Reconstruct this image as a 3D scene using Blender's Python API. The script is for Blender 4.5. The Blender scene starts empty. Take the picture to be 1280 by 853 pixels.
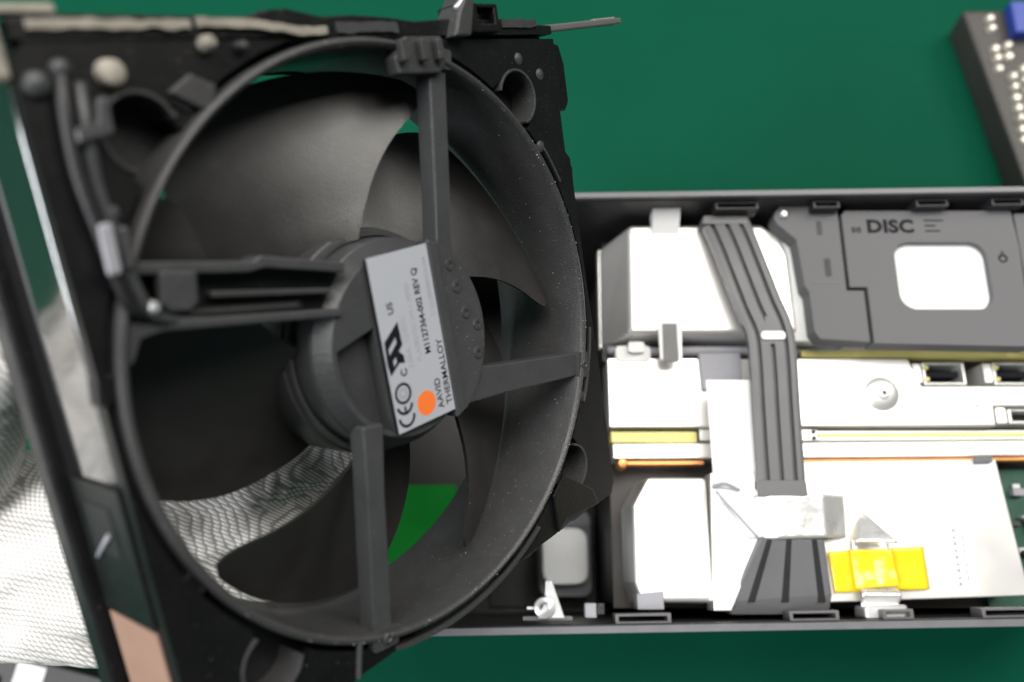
import bpy, bmesh, math, random
from mathutils import Vector, Matrix, noise
from mathutils.geometry import tessellate_polygon
random.seed(7)
S = 0.001                      # all shapes below are given in millimetres
sc = bpy.context.scene
C = sc.collection
rad = math.radians

# ------------------------------------------------------------------ camera
cd = bpy.data.cameras.new('camera'); cam = bpy.data.objects.new('camera', cd); C.objects.link(cam)
cam.location = (0, 0, 0.408); cam.rotation_euler = (rad(16), 0, 0)
cd.sensor_width = 36; cd.lens = 36 * 1050 / 1280
cd.clip_start = 0.01; cd.clip_end = 20
cd.dof.use_dof = True; cd.dof.focus_distance = 0.232; cd.dof.aperture_fstop = 7.6
sc.camera = cam

# ------------------------------------------------------------------ light: fluorescent ceiling panels of the workshop
w = bpy.data.worlds.new('World'); sc.world = w; w.use_nodes = True
w.node_tree.nodes['Background'].inputs[0].default_value = (0.80, 0.87, 0.95, 1)
w.node_tree.nodes['Background'].inputs[1].default_value = 0.06
def area(name, loc, aim, sx, sy, power, col):
    l = bpy.data.lights.new(name, 'AREA'); l.shape = 'RECTANGLE'; l.size = sx; l.size_y = sy
    l.energy = power; l.color = col
    o = bpy.data.objects.new(name, l); C.objects.link(o); o.location = loc
    o.rotation_euler = (Vector(aim) - Vector(loc)).to_track_quat('-Z', 'Y').to_euler()
    return o
area('ceiling_light', (-0.05, 0.55, 1.8), (0.0, 0.06, 0.1), 1.5, 0.7, 34, (1.0, 0.965, 0.90))
area('ceiling_light', (1.05, 0.85, 1.35), (-0.02, 0.06, 0.2), 0.7, 0.9, 15, (1.0, 0.965, 0.90))
area('ceiling_light', (-1.15, -0.45, 1.2), (-0.05, 0.03, 0.1), 0.5, 1.3, 33, (0.95, 0.97, 1.0))
vs = sc.view_settings
vs.view_transform = 'Standard'; vs.look = 'None'; vs.exposure = 0; vs.gamma = 1; vs.use_curve_mapping = False
sc.cycles.use_denoising = True

# ------------------------------------------------------------------ materials
def material(name, col, rough=0.5, metal=0.0, var=0.15, vscale=150, bump=0.0, bscale=900, spec=0.5,
             coat=0.0, dust=0.0, dscale=500, dcol=(0.35, 0.33, 0.30), rvar=0.1, ior=1.5):
    m = bpy.data.materials.new(name); m.use_nodes = True
    nt = m.node_tree; N = nt.nodes; L = nt.links; b = N['Principled BSDF']
    b.inputs['Metallic'].default_value = metal; b.inputs['IOR'].default_value = ior
    b.inputs['Specular IOR Level'].default_value = spec; b.inputs['Coat Weight'].default_value = coat
    b.inputs['Coat Roughness'].default_value = 0.08
    tc = N.new('ShaderNodeTexCoord')
    n1 = N.new('ShaderNodeTexNoise'); n1.inputs['Scale'].default_value = vscale; n1.inputs['Detail'].default_value = 5
    L.new(tc.outputs['Object'], n1.inputs['Vector'])
    mx = N.new('ShaderNodeMix'); mx.data_type = 'RGBA'
    mx.inputs['A'].default_value = tuple(c * (1 - var) for c in col) + (1,)
    mx.inputs['B'].default_value = tuple(min(1, c * (1 + var)) for c in col) + (1,)
    L.new(n1.outputs['Fac'], mx.inputs['Factor'])
    out = mx.outputs['Result']
    if dust:
        n2 = N.new('ShaderNodeTexNoise'); n2.inputs['Scale'].default_value = dscale; n2.inputs['Detail'].default_value = 8
        n2.inputs['Roughness'].default_value = 0.7
        L.new(tc.outputs['Object'], n2.inputs['Vector'])
        rp = N.new('ShaderNodeValToRGB'); rp.color_ramp.elements[0].position = 0.60; rp.color_ramp.elements[1].position = 0.80
        rp.color_ramp.elements[1].color = (dust, dust, dust, 1)
        L.new(n2.outputs['Fac'], rp.inputs['Fac'])
        m2 = N.new('ShaderNodeMix'); m2.data_type = 'RGBA'; m2.inputs['B'].default_value = dcol + (1,)
        L.new(out, m2.inputs['A']); L.new(rp.outputs['Color'], m2.inputs['Factor']); out = m2.outputs['Result']
    L.new(out, b.inputs['Base Color'])
    mr = N.new('ShaderNodeMapRange'); mr.inputs['To Min'].default_value = max(0.02, rough - rvar); mr.inputs['To Max'].default_value = min(1, rough + rvar)
    L.new(n1.outputs['Fac'], mr.inputs['Value']); L.new(mr.outputs['Result'], b.inputs['Roughness'])
    if bump:
        n3 = N.new('ShaderNodeTexNoise'); n3.inputs['Scale'].default_value = bscale; n3.inputs['Detail'].default_value = 3
        L.new(tc.outputs['Object'], n3.inputs['Vector'])
        bp = N.new('ShaderNodeBump'); bp.inputs['Strength'].default_value = bump; bp.inputs['Distance'].default_value = 0.0004
        L.new(n3.outputs['Fac'], bp.inputs['Height']); L.new(bp.outputs['Normal'], b.inputs['Normal'])
    return m
M = {}
M['mat'] = material('green_vinyl', (0.0035, 0.066, 0.037), 0.55, var=0.12, vscale=14, bump=0.12, bscale=1500, spec=0.02)
M['plastic'] = material('black_fan_plastic', (0.046, 0.046, 0.048), 0.40, var=0.2, bump=0.35, bscale=1800, dust=0.5, dscale=900)
M['frame'] = material('black_frame_plastic', (0.0065, 0.0065, 0.007), 0.36, var=0.2, bump=0.25, bscale=1500, dust=0.25, dscale=900, spec=0.35)
M['blade'] = material('dusty_blade_plastic', (0.026, 0.025, 0.0245), 0.37, var=0.35, vscale=120, bump=0.28, bscale=3600, dust=0.5, dscale=1100, dcol=(0.13, 0.122, 0.115), spec=0.9)
M['gloss'] = material('glossy_black_plastic', (0.014, 0.014, 0.015), 0.07, var=0.1, spec=1.0, ior=2.3, rvar=0.03)
M['motor'] = material('grey_motor_plastic', (0.050, 0.052, 0.055), 0.40, var=0.15, bump=0.3, bscale=1600, dust=0.25, dscale=900)
M['dark'] = material('matt_black_plastic', (0.010, 0.010, 0.011), 0.5, bump=0.2)
M['label'] = material('label_paper', (0.42, 0.44, 0.49), 0.5, var=0.03, spec=0.3)
M['ink'] = material('black_ink', (0.012, 0.012, 0.015), 0.6, spec=0.1)
M['greyink'] = material('faded_grey_ink', (0.33, 0.34, 0.36), 0.5)
M['orange'] = material('orange_ink', (1.0, 0.20, 0.035), 0.45, var=0.12, vscale=600)
M['cream'] = material('beige_lit_edge_and_posts', (0.30, 0.275, 0.235), 0.6, var=0.75, vscale=110, bump=0.5, bscale=700)  # beige puts the light along the top edge into colour; posts share it
M['tape'] = material('tan_copper_tape', (0.31, 0.19, 0.14), 0.5, var=0.10, vscale=120)
M['shell'] = material('console_black_shell', (0.022, 0.022, 0.024), 0.45, bump=0.2)
M['rim'] = material('console_rim_plastic', (0.13, 0.13, 0.14), 0.4, bump=0.2)
M['steel'] = material('bright_tin_plate', (0.90, 0.89, 0.87), 0.36, metal=0.75, var=0.03, vscale=40, bump=0.05, bscale=300)
M['steel2'] = material('satin_tin_plate', (0.74, 0.74, 0.72), 0.38, metal=0.7, var=0.06, vscale=60, bump=0.05, bscale=300)
M['white'] = material('white_plastic_film', (0.82, 0.82, 0.82), 0.35, var=0.03)
M['offwhite'] = material('white_window_card', (0.80, 0.81, 0.80), 0.55, var=0.02)
M['drive'] = material('grey_drive_plate', (0.125, 0.125, 0.130), 0.6, var=0.05, vscale=60, bump=0.15, bscale=1500, spec=0.25)
M['guide'] = material('grey_cable_guide', (0.115, 0.115, 0.120), 0.45, var=0.06, bump=0.1)
M['pad'] = material('grey_foam_pad', (0.30, 0.30, 0.33), 0.7, var=0.06, bump=0.3)
M['yellow'] = material('amber_polyimide_tape', (0.86, 0.62, 0.02), 0.18, var=0.1, vscale=90, bump=0.15, bscale=250, coat=0.4)
M['foil'] = material('crumpled_foil', (0.84, 0.84, 0.83), 0.30, metal=0.7, var=0.06, bump=0.4, bscale=220)
M['copper'] = material('copper_edge', (0.80, 0.36, 0.12), 0.35, metal=0.6, var=0.2)
M['brass'] = material('yellow_board_edge', (0.62, 0.56, 0.20), 0.4, metal=0.2, var=0.2, vscale=80)
M['pcb'] = material('dark_green_board', (0.015, 0.07, 0.045), 0.4, var=0.4, vscale=200)
M['ventgreen'] = material('bright_green_vent', (0.014, 0.34, 0.045), 0.4, var=0.1)
M['silver'] = material('cast_silver_metal', (0.62, 0.63, 0.64), 0.4, metal=0.6, var=0.1)
M['blue'] = material('blue_plastic', (0.02, 0.05, 0.30), 0.4)
M['pin'] = material('solder_pin', (0.85, 0.82, 0.72), 0.3, metal=0.6)
M['charcoal'] = material('charcoal_block', (0.045, 0.040, 0.038), 0.5, var=0.25, vscale=60)

def knit_material():
    m = bpy.data.materials.new('white_knit_cotton'); m.use_nodes = True
    nt = m.node_tree; N = nt.nodes; L = nt.links; b = N['Principled BSDF']
    tc = N.new('ShaderNodeTexCoord')
    mp = N.new('ShaderNodeMapping'); mp.inputs['Rotation'].default_value = (0.35, 0.5, 0.15); L.new(tc.outputs['Object'], mp.inputs['Vector'])
    hs = []
    for d, s in (('X', 290), ('Y', 350)):
        wv = N.new('ShaderNodeTexWave'); wv.wave_type = 'BANDS'; wv.bands_direction = d
        wv.inputs['Scale'].default_value = s; wv.inputs['Distortion'].default_value = 0.25; wv.inputs['Detail'].default_value = 1
        L.new(mp.outputs['Vector'], wv.inputs['Vector']); hs.append(wv.outputs['Fac'])
    mu = N.new('ShaderNodeMath'); mu.operation = 'MULTIPLY'; L.new(hs[0], mu.inputs[0]); L.new(hs[1], mu.inputs[1])
    rp = N.new('ShaderNodeValToRGB'); rp.color_ramp.elements[0].color = (0.42, 0.40, 0.375, 1); rp.color_ramp.elements[1].color = (0.96, 0.955, 0.945, 1)
    rp.color_ramp.elements[1].position = 0.24
    L.new(mu.outputs[0], rp.inputs['Fac'])
    nz = N.new('ShaderNodeTexNoise'); nz.inputs['Scale'].default_value = 45; nz.inputs['Detail'].default_value = 6; L.new(tc.outputs['Object'], nz.inputs['Vector'])
    st = N.new('ShaderNodeValToRGB'); st.color_ramp.elements[0].color = (0.90, 0.88, 0.85, 1); st.color_ramp.elements[0].position = 0.3; st.color_ramp.elements[1].position = 0.6
    L.new(nz.outputs['Fac'], st.inputs['Fac'])
    mm = N.new('ShaderNodeMix'); mm.data_type = 'RGBA'; mm.blend_type = 'MULTIPLY'; mm.inputs['Factor'].default_value = 1
    L.new(rp.outputs['Color'], mm.inputs['A']); L.new(st.outputs['Color'], mm.inputs['B']); L.new(mm.outputs['Result'], b.inputs['Base Color'])
    b.inputs['Roughness'].default_value = 0.9; b.inputs['Specular IOR Level'].default_value = 0.0
    bp = N.new('ShaderNodeBump'); bp.inputs['Strength'].default_value = 0.22; bp.inputs['Distance'].default_value = 0.0004
    L.new(mu.outputs[0], bp.inputs['Height']); L.new(bp.outputs['Normal'], b.inputs['Normal'])
    return m
M['knit'] = knit_material()

# ------------------------------------------------------------------ mesh helpers
def link(name, me, mat, parent=None, smooth=False, bevel=0.0, seg=2, ang=35):
    o = bpy.data.objects.new(name, me); C.objects.link(o)
    if mat: me.materials.clear(); me.materials.append(M[mat])
    if parent: o.parent = parent
    if smooth:
        for p in me.polygons: p.use_smooth = True
    if bevel:
        b = o.modifiers.new('bevel', 'BEVEL'); b.width = bevel * S; b.segments = seg; b.limit_method = 'ANGLE'; b.angle_limit = rad(ang)
    return o
def mesh(name, verts, faces):
    me = bpy.data.meshes.new(name); me.from_pydata([(x * S, y * S, z * S) for x, y, z in verts], [], faces)
    bm = bmesh.new(); bm.from_mesh(me); bmesh.ops.recalc_face_normals(bm, faces=bm.faces); bm.to_mesh(me); bm.free()
    return me
def prism(name, outline, z0, z1, mat, parent=None, holes=(), bevel=0.3, lower=None, seg=2, **k):
    """flat plate with real thickness; lower = another outline of equal length for sloping sides"""
    loops = [outline] + list(holes)
    vt = []; fs = []; base = 0
    tri = tessellate_polygon([[Vector((p[0], p[1], 0)) for p in lp] for lp in loops])
    n = sum(len(l) for l in loops)
    for lp in loops: vt += [(p[0], p[1], p[2] if len(p) > 2 else z1) for p in lp]
    for i, lp in enumerate(loops):
        src = lower if (lower and i == 0) else lp
        vt += [(p[0], p[1], z0) for p in src]
    for t in tri: fs.append(tuple(t)); fs.append(tuple(n + i for i in reversed(t)))
    for lp in loops:
        m = len(lp)
        for i in range(m):
            a, b = base + i, base + (i + 1) % m
            fs.append((a, b, n + b, n + a))
        base += m
    return link(name, mesh(name, vt, fs), mat, parent, bevel=bevel, seg=seg, **k)
def rect(x0, y0, x1, y1, r=0.0, n=4):
    if not r: return [(x0, y0), (x1, y0), (x1, y1), (x0, y1)]
    o = []
    for cx, cy, a in ((x1 - r, y0 + r, -90), (x1 - r, y1 - r, 0), (x0 + r, y1 - r, 90), (x0 + r, y0 + r, 180)):
        for i in range(n + 1):
            t = rad(a + 90 * i / n); o.append((cx + r * math.cos(t), cy + r * math.sin(t)))
    return o
def circ(cx, cy, r, n=24, a0=0): return [(cx + r * math.cos(a0 + 2 * math.pi * i / n), cy + r * math.sin(a0 + 2 * math.pi * i / n)) for i in range(n)]
def rotp(pts, a, cx=0, cy=0):
    c, s = math.cos(a), math.sin(a)
    return [(cx + (x - cx) * c - (y - cy) * s, cy + (x - cx) * s + (y - cy) * c) for x, y in pts]
def box(name, x0, y0, z0, x1, y1, z1, mat, parent=None, bevel=0.3, **k):
    return prism(name, rect(x0, y0, x1, y1), z0, z1, mat, parent, bevel=bevel, **k)
def lathe(name, prof, mat, parent=None, n=96, cx=0, cy=0, bevel=0.0, smooth=True):
    m = len(prof); vt = []; fs = []
    for i in range(n):
        a = 2 * math.pi * i / n
        for r, z in prof: vt.append((cx + r * math.cos(a), cy + r * math.sin(a), z))
    for i in range(n):
        j = (i + 1) % n
        for k in range(m):
            l = (k + 1) % m
            fs.append((i * m + k, j * m + k, j * m + l, i * m + l))
    o = link(name, mesh(name, vt, fs), mat, parent, bevel=bevel)
    if smooth:
        for p in o.data.polygons: p.use_smooth = True
        o.modifiers.new('split', 'EDGE_SPLIT').split_angle = rad(40)
    return o
def smooth_path(pts, sub=6):
    P = [Vector(p) for p in pts]; out = []
    for i in range(len(P) - 1):
        p0 = P[max(i - 1, 0)]; p1 = P[i]; p2 = P[i + 1]; p3 = P[min(i + 2, len(P) - 1)]
        for k in range(sub):
            t = k / sub
            out.append(0.5 * ((2 * p1) + (-p0 + p2) * t + (2 * p0 - 5 * p1 + 4 * p2 - p3) * t * t + (-p0 + 3 * p1 - 3 * p2 + p3) * t ** 3))
    out.append(P[-1]); return out
def tube(name, pts, r, mat, parent=None, n=10, sub=6):
    P = smooth_path(pts, sub); vt = []; fs = []
    up = Vector((0.13, 0.31, 0.94))
    for i, p in enumerate(P):
        d = (P[min(i + 1, len(P) - 1)] - P[max(i - 1, 0)]).normalized()
        x = d.cross(up).normalized(); y = x.cross(d)
        for k in range(n):
            a = 2 * math.pi * k / n; vt.append(tuple(p + r * (x * math.cos(a) + y * math.sin(a))))
    for i in range(len(P) - 1):
        for k in range(n):
            l = (k + 1) % n; fs.append((i * n + k, i * n + l, (i + 1) * n + l, (i + 1) * n + k))
    fs.append(tuple(range(n))); fs.append(tuple(range((len(P) - 1) * n, len(P) * n)))
    return link(name, mesh(name, vt, fs), mat, parent, smooth=True)
def sweep(name, path, prof, mat, parent=None, bevel=0.0):
    """path: (x, y, z, half width); prof: (across -1..1, height) closed section"""
    m = len(prof); vt = []; fs = []
    P = [Vector(p[:3]) for p in path]
    for i, p in enumerate(P):
        d = (P[min(i + 1, len(P) - 1)] - P[max(i - 1, 0)]); d.z = 0; d.normalize()
        x = Vector((-d.y, d.x, 0)) * -1
        for a, h in prof: vt.append(tuple(p + x * a * path[i][3] + Vector((0, 0, h))))
    for i in range(len(P) - 1):
        for k in range(m):
            l = (k + 1) % m; fs.append((i * m + k, i * m + l, (i + 1) * m + l, (i + 1) * m + k))
    me = mesh(name, vt, fs)
    bm = bmesh.new(); bm.from_mesh(me); bm.verts.ensure_lookup_table()
    for e in (0, len(P) - 1): bm.faces.new([bm.verts[e * m + k] for k in range(m)])
    bmesh.ops.recalc_face_normals(bm, faces=bm.faces); bmesh.ops.triangulate(bm, faces=[f for f in bm.faces if len(f.verts) > 4]); bm.to_mesh(me); bm.free()
    return link(name, me, mat, parent, bevel=bevel)
def text(name, s, size, x, y, z, ang, mat, parent, ax='LEFT', bold=0.0, sx=1.0, sp=1.0):
    cu = bpy.data.curves.new(name, 'FONT'); cu.body = s; cu.size = size * S; cu.align_x = ax; cu.align_y = 'CENTER'
    cu.extrude = 0.02 * S; cu.offset = bold * S; cu.space_character = sp; cu.resolution_u = 3
    t = bpy.data.objects.new(name, cu); C.objects.link(t)
    dg = bpy.context.evaluated_depsgraph_get()
    me = bpy.data.meshes.new_from_object(t.evaluated_get(dg)); bpy.data.objects.remove(t)
    me.transform(Matrix.Translation((x * S, y * S, z * S)) @ Matrix.Rotation(ang, 4, 'Z') @ Matrix.Diagonal((sx, 1, 1, 1)))
    return link(name, me, mat, parent)
def foil(name, corner, nx, ny, amp, mat, parent, fold=0.0, seed=0, thick=0.25, freq=0.22, bend=None):
    """crumpled sheet over four corners (x, y, z), with real thickness"""
    A, B, Cc, D = [Vector(c) for c in corner]; vt = []; fs = []
    for j in range(ny + 1):
        for i in range(nx + 1):
            s, t = i / nx, j / ny
            p = A.lerp(B, s).lerp(D.lerp(Cc, s), t)
            if bend: p.z += bend(s, t)
            q = Vector((p.x * freq + seed, p.y * freq, seed * 3.1))
            p.z += amp * noise.noise(q) + 0.5 * amp * abs(noise.noise(q * 2.7)); vt.append(tuple(p))
    for j in range(ny):
        for i in range(nx):
            a = j * (nx + 1) + i; fs.append((a, a + 1, a + nx + 2, a + nx + 1))
    o = link(name, mesh(name, vt, fs), mat, parent, smooth=True)
    so = o.modifiers.new('thickness', 'SOLIDIFY'); so.thickness = thick * S; so.offset = 0
    return o
def empty(name, loc=(0, 0, 0)):
    o = bpy.data.objects.new(name, None); C.objects.link(o); o.location = Vector(loc) * S; o.empty_display_size = 0.02
    return o
def tag(o, label=None, cat=None, group=None, kind=None):
    if label: o['label'] = label
    if cat: o['category'] = cat
    if group: o['group'] = group
    if kind: o['kind'] = kind
    return o

# ------------------------------------------------------------------ bench mat
mb = prism('work_mat', rect(-1500, -1200, 1500, 1700), -4, 0, 'mat', bevel=0)
tag(mb, 'green vinyl work mat under the console', 'mat', kind='structure')

# ------------------------------------------------------------------ opened console
con = empty('game_console', (96, 61, 0))
tag(con, 'opened black game console lying on the green mat with its metal shields showing', 'game console')
OX, OY = 96, 61
def cx(pts): return [(p[0] - OX, p[1] - OY) + tuple(p[2:]) for p in pts]
def cprism(name, pts, z0, z1, mat, parent=con, holes=(), lower=None, **k):
    return prism(name, cx(pts), z0, z1, mat, parent, holes=[cx(h) for h in holes], lower=cx(lower) if lower else None, **k)
def cbox(name, x0, y0, z0, x1, y1, z1, mat, parent=con, **k): return cprism(name, rect(x0, y0, x1, y1), z0, z1, mat, parent, **k)
RA = rad(0.9); CY = 61.5
def crot(pts): return rotp(pts, RA, 96, CY)
XL, XR, YB, YT = -56, 246, -14.3, 137.3
floor_ = cprism('shell_floor', crot(rect(XL, YB, XR, YT, 5)), 0, 6, 'shell', bevel=0.5)
wall_ = cprism('shell_wall', crot(rect(XL, YB, XR, YT, 5)), 6.02, 126.5, 'shell', holes=[crot(rect(XL + 2.4, YB + 2.4, XR - 2.4, YT - 2.4, 3.5))], bevel=0.3)
rim_ = cprism('shell_rim', crot(rect(XL - 0.3, YB - 0.3, XR + 0.3, YT + 0.3, 5)), 126.5, 128.6, 'rim', holes=[crot(rect(XL + 2.0, YB + 2.0, XR - 2.0, YT - 2.0, 3.5))], bevel=0.5)
# clips moulded along the inside of the two long walls
for x0, x1, side in ((32, 50, -1), (88, 104, -1), (150, 172, -1), (118, 128, -1), (112, 122, 1), (150, 162, 1), (178, 190, 1), (76, 92, 1)):
    if side < 0: pts = rect(x0, YB + 2.2, x1, YB + 5.4); hl = rect(x0 + 1.2, YB + 3.0, x1 - 1.2, YB + 4.5)
    else: pts = rect(x0, YT - 5.4, x1, YT - 2.2); hl = rect(x0 + 1.0, YT - 4.6, x1 - 1.0, YT - 3.2)
    cprism('wall_clip', crot(pts), 117, 124.5, 'guide' if side < 0 else 'shell', holes=[crot(hl)], bevel=0.25)
# empty fan bay at the end of the console
vent = cprism('vent_liner', [(-53, -10, 62), (-26, -10, 62), (-26, 16, 40), (-26, 44, 8.5), (-53, 44, 8.5), (-53, 16, 40)], 7, 60, 'ventgreen', bevel=1.0, lower=[(-53, -10), (-26, -10), (-26, 16), (-26, 44), (-53, 44), (-53, 16)])
cbox('fan_bay_floor', -10, -11, 6.5, 34, 134, 9, 'dark')
blk = cprism('heatsink_block', rect(12, -6, 34, 30, 4), 9.2, 34, 'pad', bevel=5.0, seg=5)
cprism('heatsink_step', rect(13, -1, 32, 22, 5), 33.5, 42, 'silver', parent=blk, bevel=4.2, seg=4)
# board stack under the shields
cprism('mid_board', rect(36.5, -9, 236, 132), 90, 92, 'charcoal', bevel=0.1)
cprism('heatsink_body', rect(38, -8, 234, 131), 12, 89.5, 'charcoal', bevel=0.5)

# power supply shield, upper left
psu = cprism('power_supply_shield', [(43.5, 88.0), (105.2, 88.0), (104.6, 119), (102, 126), (95, 131.2), (45, 131.2)], 98.0, 112, 'steel',
             lower=[(33.5, 86), (106.4, 86), (106.0, 120), (103.4, 127.4), (96, 132.6), (34, 126.5)], bevel=1.6, seg=4)
cprism('shield_side', [(33.5, 86), (106.4, 86), (106.0, 120), (103.4, 127.4), (96, 132.6), (34, 126.5)], 92.2, 97.9, 'steel', parent=psu, bevel=0.3)
tr = cprism('ribbon_cable', [(52.7, 136.0, 120.5), (52.7, 133.5, 119.5), (52.9, 126.0, 115), (53.8, 77.5, 113.2), (61.8, 77.5, 113.2), (62.9, 126.0, 115), (63.0, 133.5, 119.5), (63.0, 136.0, 120.5)], 112.2, 113, 'white',
            lower=[(52.7, 136.0), (52.7, 133.5), (52.9, 126.0), (53.8, 77.5), (61.8, 77.5), (62.9, 126.0), (63.0, 133.5), (63.0, 136.0)], bevel=0.1)
cprism('stiffener', [(55.0, 76.5), (60.4, 76.5), (60.4, 91), (55.0, 91)], 113.25, 114, 'guide', parent=tr, bevel=0.1)
for i in range(6): cbox('printed_text', 57.2 + 0.05 * i, 97 + 2.2 * i, 113.75, 58.6 - 0.12 * (i % 3), 98.2 + 2.2 * i, 113.8, 'greyink', parent=tr, bevel=0)
# cable channel between power supply and board
ch = cprism('cable_channel', rect(34, 79.8, 128, 86.6), 92.2, 101, 'dark', bevel=0.4)
tube('wire', [(36 - OX, 84 - OY, 102), (52 - OX, 83 - OY, 103.5), (75 - OX, 83.6 - OY, 103), (126 - OX, 83.4 - OY, 102.4)], 1.7, 'pad', ch)
tube('wire', [(36 - OX, 81.4 - OY, 102), (60 - OX, 81.8 - OY, 102.5), (126 - OX, 81.0 - OY, 102)], 1.3, 'dark', ch)
cprism('connector_housing', rect(38.5, 78.6, 51.5, 84.5, 1.5), 101, 106.8, 'offwhite', bevel=0.7)
cprism('connector_housing', rect(43, 81.5, 49, 85.5, 1.0), 104, 108.8, 'offwhite', bevel=0.6)

# disc drive, upper right
dr = cprism('disc_drive', rect(100, 85, 232, 131), 92.3, 111.2, 'offwhite', bevel=0.5)
br = cprism('drive_bracket', [(98.6, 133.2), (97.6, 130.4), (98.8, 127.8), (105.2, 121.8), (106.6, 103.6), (108.0, 101.2), (108.4, 86.6), (110.2, 83.4), (128.2, 82.2), (128.2, 102.0), (121.9, 102.0), (121.9, 132.4), (121.2, 136.0), (101.2, 136.0)],
            111.3, 119.4, 'drive', parent=dr, bevel=0.45)
pl = cprism('drive_plate', [(122.9, 103.0), (129.3, 103.0), (129.3, 81.8), (185.6, 80.6), (186.4, 96), (187.0, 120), (186.2, 133.2), (124.4, 133.2), (122.9, 131.6)],
            111.3, 119.8, 'drive', parent=dr, holes=[rotp(rect(140.6, 94.6, 174.6, 120.6, 6.0, 8), rad(0), 157, 107)], bevel=0.5)
cprism('end_plate', [(187.6, 81), (232, 80.6), (232, 132.2), (187.6, 132.6)], 111.3, 119.2, 'drive', parent=dr, bevel=0.5)
cprism('window_card', rect(136, 90, 180, 125), 111.25, 117.0, 'offwhite', parent=dr, bevel=0.1)
lathe('screw', [(0.01, 118.5), (0.01, 120.9), (1.1, 121.0), (1.5, 120.5), (1.5, 118.5)], 'silver', dr, 20, 101.2 - OX, 131.6 - OY)
cprism('bracket_lip', [(110.2, 129.8), (121.0, 129.8), (121.0, 130.3), (110.2, 130.3)], 119.42, 119.7, 'rim', parent=dr, bevel=0.1)
cprism('slot', rect(113.2, 123.6, 115.2, 129.2, 0.8), 119.41, 119.5, 'dark', parent=dr, bevel=0)
cprism('slot', rect(114.6, 107.2, 116.9, 114.4, 0.8), 119.41, 119.5, 'dark', parent=dr, bevel=0)
cprism('bracket_step', [(109.2, 104.6), (120.8, 104.6), (120.8, 105.0), (109.2, 105.0)], 119.42, 119.6, 'rim', parent=dr, bevel=0.1)
text('lettering', 'DISC', 7.0, 131.6 - OX, 126.7 - OY, 119.84, 0, 'ink', dr, bold=0.32, sx=1.12, sp=1.05)
for i in range(2): cprism('printed_icon', rect(126.0 + 1.9 * i, 124.4, 127.5 + 1.9 * i, 126.6, 0.6), 119.82, 119.86, 'ink', parent=dr, holes=[rect(126.5 + 1.9 * i, 125.0, 127.0 + 1.9 * i, 126.0)], bevel=0)
for i, wd in enumerate((7.2, 4.2, 5.6)): cprism('printed_text', rect(153.2, 129.0 - 2.1 * i, 153.2 + wd, 129.6 - 2.1 * i), 119.82, 119.86, 'ink', parent=dr, bevel=0)
cprism('printed_icon', circ(180.3, 114.2, 1.7, 20), 119.82, 119.88, 'ink', parent=dr, holes=[circ(180.3, 114.1, 0.95, 14)], bevel=0)
cprism('printed_icon', [(179.6, 116.2), (181.0, 116.2), (180.3, 117.2)], 119.82, 119.88, 'ink', parent=dr, bevel=0)

# middle board shield with sockets
bs = cprism('board_shield', [(35.2, 53.8), (176.2, 54.6), (176.2, 61.8), (236, 61.8), (236, 69.4), (151.0, 69.4), (147.4, 79.6), (35.2, 79.8)], 92.3, 106, 'steel', bevel=0.6,
            )
cprism('board_edge', [(108, 80.4), (236, 80.2), (236, 82.8), (108, 83.0)], 100, 105.6, 'brass', parent=bs, bevel=0.2)
cprism('shield_flange', [(122, 83.2), (182, 82.6), (182, 84.6), (126, 85.2)], 100, 107, 'steel2', parent=bs, bevel=0.4)
lathe('boss', [(0.01, 106), (0.01, 108.2), (1.0, 108.4), (1.9, 108.2), (2.4, 107.3), (5.6, 107.0), (6.4, 106.2), (6.4, 105.5)], 'steel2', bs, 40, 135.8 - OX, 66.4 - OY)
lathe('boss_hole', [(0.01, 108.22), (0.01, 108.5), (0.85, 108.5), (0.85, 108.22)], 'dark', bs, 16, 135.8 - OX, 66.4 - OY)
cprism('grey_pad', [(69.6, 67.4), (84.4, 67.4), (84.6, 81.6), (69.0, 81.4)], 106.05, 108.0, 'pad', parent=bs, bevel=0.5)
for x0 in (149.2, 175.4, 201.6):
    u = cprism('usb_socket', rect(x0 + 3.8, 70.2, x0 + 19.6, 78.8), 92.4, 104.2, 'steel2', holes=[rect(x0 + 4.9, 71.2, x0 + 18.6, 77.8)], bevel=0.3)
    cprism('socket_tongue', rect(x0 + 6.2, 73.4, x0 + 17.4, 75.4), 93, 103.0, 'ink', parent=u, bevel=0.2)
    cprism('socket_floor', rect(x0 + 4.6, 71.0, x0 + 18.8, 78.0), 92.5, 96.0, 'dark', parent=u, bevel=0)
    cprism('spring_tab', rect(x0 - 0.4, 70.6, x0 + 2.6, 78.2), 92.4, 105.4, 'steel', parent=u, bevel=0.4)
    for yy in (72.2, 76.6): cprism('contact_lug', rect(x0 + 4.0, yy - 0.7, x0 + 5.4, yy + 0.7, 0.4), 104.2, 105.2, 'brass', parent=u, bevel=0.2)
hd = cprism('video_socket', rect(182.0, 55.6, 200, 61.0), 92.4, 104.5, 'steel2', holes=[rect(183.2, 56.6, 199, 60.2)], bevel=0.3)
cprism('socket_floor', rect(183, 56.4, 199.2, 60.4), 92.5, 98.0, 'dark', parent=hd, bevel=0)
cprism('spring_tab', rect(177.0, 55.4, 180.8, 61.4), 92.4, 105.5, 'steel', parent=hd, bevel=0.4)
cprism('shield_lug', circ(170.8, 63.2, 1.6, 20), 106, 107.0, 'steel2', parent=bs, bevel=0.3)
cprism('pressed_panel', rect(150.0, 64.4, 163.6, 68.6, 0.8), 105.9, 106.5, 'steel2', parent=bs, bevel=0.3)
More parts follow.
